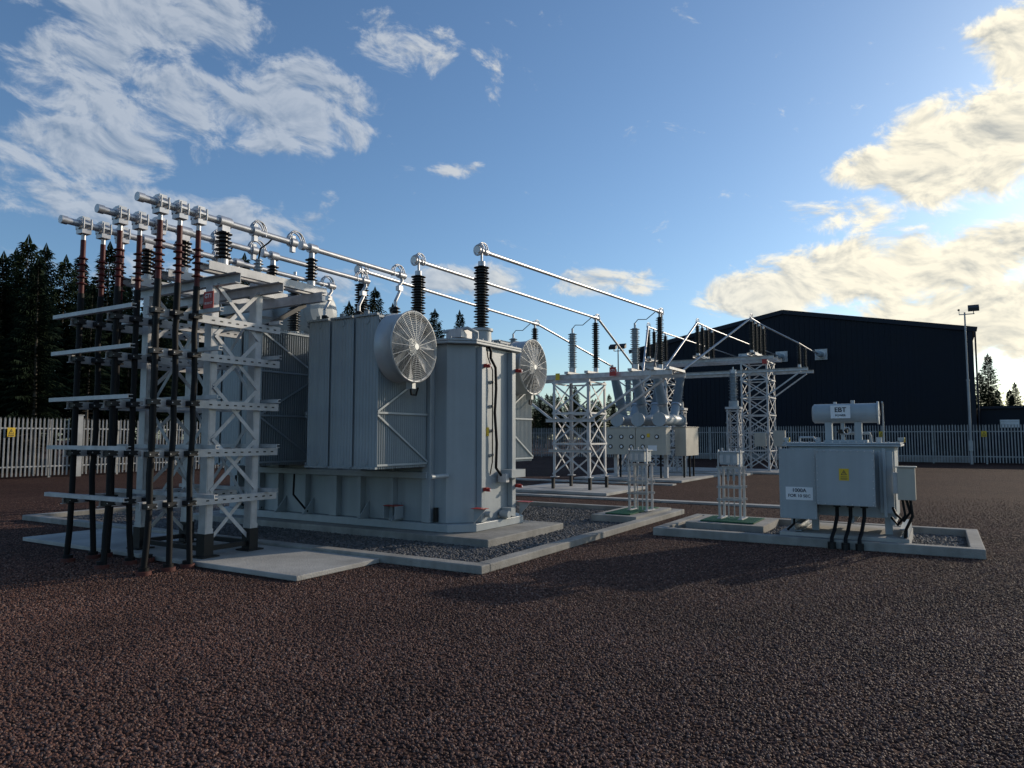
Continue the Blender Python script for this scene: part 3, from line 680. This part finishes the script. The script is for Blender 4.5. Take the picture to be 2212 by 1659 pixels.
# ------------------------------------------------------------ palisade fence
def fence(p0,p1,h=2.4):
    m=MB(); p0=V((*p0,0));p1=V((*p1,0)); d=(p1-p0).normalized(); nrm=V((d.y,-d.x,0)); L=(p1-p0).length
    n=int(L/.155); w=.065
    for i in range(n):
        c=p0+d*(.155*i); hh=h+R.uniform(-.008,.008)
        prof=[(-w/2,0),(-w/4,.012),(0,.0),(w/4,.012),(w/2,0)]; vs=[]
        for a,b_ in prof: vs.append(c+d*a+nrm*b_+V((0,0,.08)))
        for a,b_ in prof: vs.append(c+d*a+nrm*b_+V((0,0,hh-.09)))
        vs+= [c+d*(-w*.42)+nrm*.02+V((0,0,hh-.03)), c+V((0,0,hh)), c+d*(w*.42)+nrm*.02+V((0,0,hh-.03))]
        m.add(vs,[(0,1,6,5),(1,2,7,6),(2,3,8,7),(3,4,9,8),(5,6,10),(6,7,11),(7,8,11),(8,9,12)],'fence')
    for z in(.45,h-.45): m.angle(p0-nrm*.03+V((0,0,z)),p1-nrm*.03+V((0,0,z)),.05,'fence')
    k=int(L/2.75)
    for i in range(k+1):
        c=p0+d*(2.75*i)-nrm*.09; m.bar(c,c+V((0,0,h-.08)),.06,.09,'fence',d)
    return m
m=fence((-14,26),(44,26)); m.obj('palisade_fence')
m=fence((44,26),(44,-45)); m.obj('palisade_fence')
def ysign(x,y,face,s=.62):
    m=MB()
    if face=='x':
        pr=lambda a,o,z:(x-o,y-a*s,1.8+z*s)
    else:
        pr=lambda a,o,z:(x+a*s,y-o,1.8+z*s)
    def q(a0,a1,z0,z1,o,k): m.add([pr(a0,o,z0),pr(a1,o,z0),pr(a1,o,z1),pr(a0,o,z1)],[(0,1,2,3)],k)
    q(-.22,.22,-.28,.28,.012,'yel'); q(-.16,.16,-.22,-.16,.018,'ink')
    m.add([pr(-.15,.018,-.1),pr(.15,.018,-.1),pr(0,.018,.2)],[(0,1,2)],'ink'); m.add([pr(-.1,.022,-.07),pr(.1,.022,-.07),pr(0,.022,.14)],[(0,1,2)],'yel')
    m.add([pr(-.01,.026,.1),pr(-.03,.026,.03),pr(.02,.026,.04),pr(0,.026,-.04)],[(0,1,2),(1,3,2)],'ink')
    m.box(x-.01,x+.01,y-.01,y+.01,1.65,1.95,'steel')
    m.obj('danger_sign')
ysign(6.5,25.93,'y'); ysign(43.93,-6.9,'x'); ysign(43.93,-1.45,'x'); ysign(43.93,1.5,'x')
m=MB(); m.box(8.9,9.1,25.8,25.95,0,2.5,'fence'); m.box(8.87,9.13,25.77,25.98,2.5,2.53,'fence'); m.obj('gate_post')

# ------------------------------------------------------------ shed
H=empty('industrial_shed'); m=MB()
X0,X1,Y0,Y1,YR,ze,zr=46,88,-6.6,16.0,4.65,8.4,10.5
def rz(y): return ze+(zr-ze)*((y-Y0)/(YR-Y0) if y<YR else (Y1-y)/(Y1-YR))
for x,f in((X0,0),(X1,1)):
    vs=[(x,Y0,0),(x,Y1,0),(x,Y1,ze),(x,YR,zr),(x,Y0,ze)]; m.add(vs,[(0,1,2,3,4)] if f else [(4,3,2,1,0)],'clad')
m.add([(X0,Y0,0),(X1,Y0,0),(X1,Y0,ze),(X0,Y0,ze)],[(0,1,2,3)],'clad'); m.add([(X0,Y1,0),(X1,Y1,0),(X1,Y1,ze),(X0,Y1,ze)],[(3,2,1,0)],'clad')
y=Y0+.2
while y<Y1-.1:
    zt=rz(y+.04)-.02; m.box(X0-.035,X0-.001,y,y+.08,.4,zt,'clad'); y+=.333
m.obj('walls',H)
m=MB()
for a,b_ in((Y0,YR),(Y1,YR)):
    s_=-1 if a<b_ else 1
    sl=(zr-ze)/abs(YR-a)
    p=(a+s_*.3,ze-.3*sl+.06); q=(b_,zr+.06)
    vs=[(X0-.12,p[0],p[1]),(X1+.1,p[0],p[1]),(X1+.1,q[0],q[1]),(X0-.12,q[0],q[1])]
    vs+=[(x,yy,z+.1) for x,yy,z in vs]; m.add(vs,[(0,1,2,3),(4,5,6,7),(0,1,5,4),(1,2,6,5),(2,3,7,6),(3,0,4,7)],'clad2')
    m.bar((X0-.14,p[0],p[1]-.04),(X0-.14,q[0],q[1]-.04),.03,.3,'clad2')
m.obj('roof',H)
m=MB()
m.box(X0-.06,X0+.0,Y0-.05,Y0+.2,0,ze,'clad2'); m.box(X0-.06,X0+.0,Y1-.2,Y1+.05,0,ze,'clad2')
m.cyl((X0-.1,Y0-.18,0),(X0-.1,Y0-.18,ze-.1),.05,'clad2',n=10)
m.box(X0-.05,X0-.002,Y0+.2,Y1-.2,.0,.42,'conc')
m.obj('trim_and_downpipe',H)
m=MB()
for y in WB:
    m.box(X0-.07,X0-.037,y-.4,y+.4,6.95,7.7,'steel')
    m.cyl((X0-.07,y,7.32),(X0-.2,y,7.32),.3,'alu',n=20); m.ins((X0-.2,y,7.32),(X0-1.35,y,7.25),.11,.2,'ins',.08)
m.obj('wall_bushings',H)
m=MB(); m.box(47,70,-26,-6.9,0,3.4,'clad'); m.box(46.8,70.2,-26.2,-6.85,3.4,3.55,'clad2')
m.box(46.93,46.99,-8.9,-7.9,2.2,2.7,'steel'); [m.box(46.9,46.93,-8.86,-7.94,2.24+i*.09,2.28+i*.09,'white') for i in range(5)]
m.box(46.93,46.99,-11,-10.3,2.4,2.7,'white')
m.obj('low_annex_building')

# ------------------------------------------------------------ lamp posts
def pole(x,y,h,heads):
    e=empty('floodlight_pole'); m=MB()
    m.cyl((x,y,0),(x,y,h*.55),.08,'fence',.07,n=14); m.cyl((x,y,h*.55),(x,y,h),.05,'fence',.045,n=14); m.cyl((x,y,h*.55-.05),(x,y,h*.55+.05),.09,'fence')
    m.box(x-.12,x-.06,y-.1,y+.1,.8,1.4,'fence')
    m.bar((x,y-.5,h-.12),(x,y+.3,h-.12),.05,.05,'fence')
    for yy in heads:
        m.add([(x-.35,y+yy-.28,h-.02),(x-.35,y+yy+.28,h-.02),(x+.0,y+yy+.28,h+.1),(x+.0,y+yy-.28,h+.1),(x-.35,y+yy-.28,h+.2),(x-.35,y+yy+.28,h+.2),(x,y+yy+.28,h+.42),(x,y+yy-.28,h+.42)],[(0,1,2,3),(4,7,6,5),(0,4,5,1),(1,5,6,2),(2,6,7,3),(3,7,4,0)],'dark')
        m.box(x-.02,x+.02,y+yy-.02,y+yy+.02,h-.12,h+.1,'fence')
    m.bar((x,y+.28,h-.12),(x,y+.28,h+.15),.03,.03,'fence'); m.cyl((x-.3,y+.3,h+.12),(x+.1,y+.3,h+.18),.06,'dark')
    m.obj('pole_and_lamps',e)
pole(43.3,-6.2,9.1,(-.45,)); pole(43.4,16.2,8.3,(-.4,.35))

# ------------------------------------------------------------ conifers
def conifer(seed,h,base):
    r=random.Random(seed); m=MB(); 
    m.cyl((0,0,-.1),(0,0,h),.13+.01*h/12,'bark',.01,n=7)
    z=h*.06
    while z<h*base:
        for _ in range(3):
            a=r.uniform(0,6.28); l=r.uniform(.5,1.5); m.cyl((0,0,z),(l*math.cos(a),l*math.sin(a),z-r.uniform(0,.3)),.012,'bark',.003,n=3,caps=False)
            if r.random()<.5:
                for q in range(3):
                    t=l*r.uniform(.4,1); c=V((t*math.cos(a),t*math.sin(a),z-.1)); dd=V((r.uniform(-1,1),r.uniform(-1,1),r.uniform(-.8,.1)))*.4
                    m.cyl(c,c+dd,.006,'bark',.002,n=3,caps=False)
        z+=.22
    z=h*base; vs=[];fs=[]
    while z<h-.15:
        t=(z-h*base)/(h*(1-base)); Lm=(1-t)**.75*h*.165+.12
        if t<.15: Lm*=.75+t*1.6
        nb=7 if t<.8 else 5
        a0=r.uniform(0,6.28)
        for b_ in range(nb):
            if r.random()<.10: continue
            a=a0+6.283*b_/nb+r.uniform(-.3,.3); l=Lm*r.uniform(.6,1.15); dr=r.uniform(.1,.45)*(1-t)-.25*t
            ca,sa=math.cos(a),math.sin(a); N=max(4,int(l/.12))
            for i in range(N):
                s_=(i+.6)/N; rr=l*s_; zz=z-dr*l*s_*s_*1.2+ .12*l*s_
                w=(.10+.30*(1-s_)*min(1,l))*r.uniform(.7,1.3)
                p=V((rr*ca,rr*sa,zz))
                for sd in(-1,1):
                    tip=p+V((ca*.20-sa*sd*w,sa*.20+ca*sd*w,-r.uniform(.02,.22)))
                    o=len(vs); vs+=[p-V((ca,sa,0))*.05,p+V((ca,sa,.3))*.06,tip]; fs.append((o,o+1,o+2))
                if r.random()<.5:
                    o=len(vs); vs+=[p-V((ca,sa,0))*.06,p+V((ca,sa,0))*.06,p+V((0,0,-r.uniform(.1,.28)))]; fs.append((o,o+1,o+2))
        z+=.17 if t<.8 else .13
    for q in range(5):
        a=q*1.26; o=len(vs); vs+=[(0,0,h+.3),(.05*math.cos(a),.05*math.sin(a),h-.3),(.16*math.cos(a+.5),.16*math.sin(a+.5),h-.1)]; fs.append((o,o+1,o+2))
    m.add(vs,fs,'needle'); 
    me=bpy.data.meshes.new('conifer_mesh'); me.from_pydata(m.V,[],m.F)
    for k in m.mats: me.materials.append(M[k])
    me.polygons.foreach_set('material_index',m.M); return me
CM=[conifer(1,11,.30),conifer(2,12.2,.25),conifer(3,10,.22),conifer(4,11.6,.36),conifer(5,9,.12)]
FO=empty('conifer_forest')
def tree(x,y,s,only=None):
    o=bpy.data.objects.new('tree',R.choice(only or CM)); S.collection.objects.link(o); o.parent=FO
    o.location=(x,y,0); o.rotation_euler=(R.uniform(-.02,.02),R.uniform(-.02,.02),R.uniform(0,6.28)); o.scale=(s*R.uniform(.9,1.1),)*2+(s*R.uniform(.92,1.08),)
for row in range(6):
    y=29.6+row*2.2
    x=-6+R.uniform(0,2)
    while x<46:
        tree(x+R.uniform(-.6,.6),y+R.uniform(-.8,.8),R.choice((.72,.82,.9,.96,1.0,1.08)) if row<4 else 1.02)
        x+=R.uniform(1.3,2.4)
for row in range(3):
    x=50
    while x<110: tree(x,46+row*4+R.uniform(-1,1)-(x-50)*.1,R.uniform(.6,.8)); x+=R.uniform(2.2,3.6)
for row in range(3):
    y=-60
    while y<-6: tree(84+row*3+R.uniform(-1,1),y,R.uniform(.6,.9)); y+=R.uniform(1.5,2.5)

# ------------------------------------------------------------ world
sun_az=math.radians(-25); sun_el=math.radians(17)
sv=V((math.cos(sun_az)*math.cos(sun_el),math.sin(sun_az)*math.cos(sun_el),math.sin(sun_el)))
Wd=bpy.data.worlds.new('World'); S.world=Wd; Wd.use_nodes=True; t=Wd.node_tree; t.nodes.clear(); L=t.links
def mt(op,a,b=None,c=None,clamp=False):
    n=nn(t,'ShaderNodeMath',operation=op); n.use_clamp=clamp
    for i,v in enumerate((a,b,c)):
        if v is None: continue
        if isinstance(v,(int,float)): n.inputs[i].default_value=v
        else: L.new(v,n.inputs[i])
    return n.outputs[0]
sky=nn(t,'ShaderNodeTexSky',sky_type='NISHITA'); sky.sun_disc=False; sky.sun_elevation=sun_el
sky.sun_rotation=math.atan2(sv.x,sv.y); sky.air_density=1.0; sky.dust_density=.8; sky.ozone_density=2.2
tint=nn(t,'ShaderNodeMix',data_type='RGBA',blend_type='MULTIPLY'); tint.inputs[0].default_value=1; L.new(sky.outputs[0],tint.inputs[6]); tint.inputs[7].default_value=(.88,1.06,1.22,1)
tc=nn(t,'ShaderNodeTexCoord'); 
def dot(v):
    n=nn(t,'ShaderNodeVectorMath',operation='DOT_PRODUCT'); L.new(tc.outputs['Generated'],n.inputs[0]); n.inputs[1].default_value=v; return n.outputs['Value']
xr=dot((.515,-.857,0)); yf=dot((.857,.515,0)); zz=dot((0,0,1))
az=mt('MULTIPLY',mt('ARCTAN2',xr,yf),57.2958); el=mt('MULTIPLY',mt('ARCSINE',zz),57.2958)
def noise(dx,dy,sx,sy,det=8,ro=.6,dist=.3,skew=0):
    cb=nn(t,'ShaderNodeCombineXYZ'); 
    L.new(mt('MULTIPLY_ADD',mt('ADD',az,mt('MULTIPLY',el,skew)),1/sx,dx),cb.inputs[0]); L.new(mt('MULTIPLY_ADD',el,1/sy,dy),cb.inputs[1])
    n=nn(t,'ShaderNodeTexNoise',noise_dimensions='2D'); n.inputs['Scale'].default_value=1; n.inputs['Detail'].default_value=det; n.inputs['Roughness'].default_value=ro; n.inputs['Distortion'].default_value=dist
    L.new(cb.outputs[0],n.inputs['Vector']); return n.outputs['Fac']
N1=noise(7.1,4.7,4.6,2.7,ro=.64,skew=.5); N2=noise(7.1+.12,4.7+.17,4.6,2.7,ro=.62,skew=.5,det=4)
blobs=[(-28,29,10,4,1.1),(-29,24,9,3.5,1.15),(-18,24.5,8.5,4.4,1.15),(-9,29.5,5,2.2,.8),(-31,19.3,7,2.6,1.1),(-27,16.0,12,2.6,1.05),(-33.5,22.3,2,.8,.5),
(-2,28.3,1.6,2.2,.6),(-4,21,2.6,.7,.5),(33,19.2,6.2,4.6,1.7),(37,24.5,4,3,1.4),(27,19.0,3.6,1.8,1.1),(25.4,15.9,4.5,1.6,1),(29,12.0,13,3,1.5),(20,11.0,7,2.2,1.4),(35,8,14,3.4,1.4),(47,15,10,8,1.3),
(8,12.3,7,1.3,.75),(-4,12.5,9,1.6,.75),(-24,11,14,2.6,.8),(110,25,40,12,.8),(-110,22,50,14,.8)]
acc=None
for a,e,ra,re,w in blobs:
    u=mt('MULTIPLY_ADD',az,1/ra,-a/ra); v=mt('MULTIPLY_ADD',el,1/re,-e/re)
    q=mt('MULTIPLY',mt('SUBTRACT',1,mt('MULTIPLY_ADD',u,u,mt('MULTIPLY',v,v))),w)
    acc=q if acc is None else mt('MAXIMUM',acc,q)
acc=mt('MAXIMUM',acc,-.3)
dens=mt('ADD',mt('MULTIPLY',mt('SUBTRACT',N1,.5),3.9),mt('MULTIPLY_ADD',acc,1.2,-.22))
mr=nn(t,'ShaderNodeMapRange',interpolation_type='SMOOTHSTEP'); L.new(dens,mr.inputs['Value']); mr.inputs['From Min'].default_value=-.05; mr.inputs['From Max'].default_value=.95
rightf=nn(t,'ShaderNodeMapRange'); L.new(az,rightf.inputs['Value']); rightf.inputs['From Min'].default_value=-14; rightf.inputs['From Max'].default_value=26
cov=mt('MULTIPLY',mr.outputs[0],mt('MULTIPLY_ADD',rightf.outputs[0],.2,.78))
shade=mt('MULTIPLY_ADD',mt('SUBTRACT',N1,N2),3.2,.74,clamp=True)
thick=nn(t,'ShaderNodeMapRange'); L.new(dens,thick.inputs['Value']); thick.inputs['From Min'].default_value=.6; thick.inputs['From Max'].default_value=2.4; thick.inputs['To Min'].default_value=1; thick.inputs['To Max'].default_value=.72
shade=mt('MULTIPLY',shade,thick.outputs[0])
def mixc(f,a,b):
    n=nn(t,'ShaderNodeMix',data_type='RGBA')
    for i,v in((0,f),(6,a),(7,b)):
        if isinstance(v,(int,float,tuple)): n.inputs[i].default_value=v
        else: L.new(v,n.inputs[i])
    return n.outputs[2]
lit=mixc(rightf.outputs[0],(.55,.60,.67,1),(1.15,1.06,.84,1)); drk=mixc(rightf.outputs[0],(.22,.30,.42,1),(.50,.51,.48,1))
cc=mixc(shade,drk,lit)
bg=nn(t,'ShaderNodeBackground'); L.new(tint.outputs[2],bg.inputs[0]); bg.inputs[1].default_value=.12
bg2=nn(t,'ShaderNodeBackground'); L.new(cc,bg2.inputs[0]); bg2.inputs[1].default_value=1
mx=nn(t,'ShaderNodeMixShader'); L.new(cov,mx.inputs[0]); L.new(bg.outputs[0],mx.inputs[1]); L.new(bg2.outputs[0],mx.inputs[2])
wo=nn(t,'ShaderNodeOutputWorld'); L.new(mx.outputs[0],wo.inputs[0])
sl=bpy.data.lights.new('sun','SUN'); sl.energy=3.2; sl.angle=math.radians(.6); sl.color=(1,.86,.68)
so=bpy.data.objects.new('sun',sl); S.collection.objects.link(so); so.rotation_euler=sv.to_track_quat('Z','Y').to_euler(); so.location=(20,-20,30)
# ------------------------------------------------------------ camera
cam=bpy.data.cameras.new('camera'); cam.sensor_width=36; cam.lens=24.97; cam.clip_end=2000; cam.clip_start=.05
co=bpy.data.objects.new('camera',cam); S.collection.objects.link(co); co.location=(CX,CY,1.6); co.rotation_euler=(math.radians(94.29),0,math.radians(-59))
S.camera=co
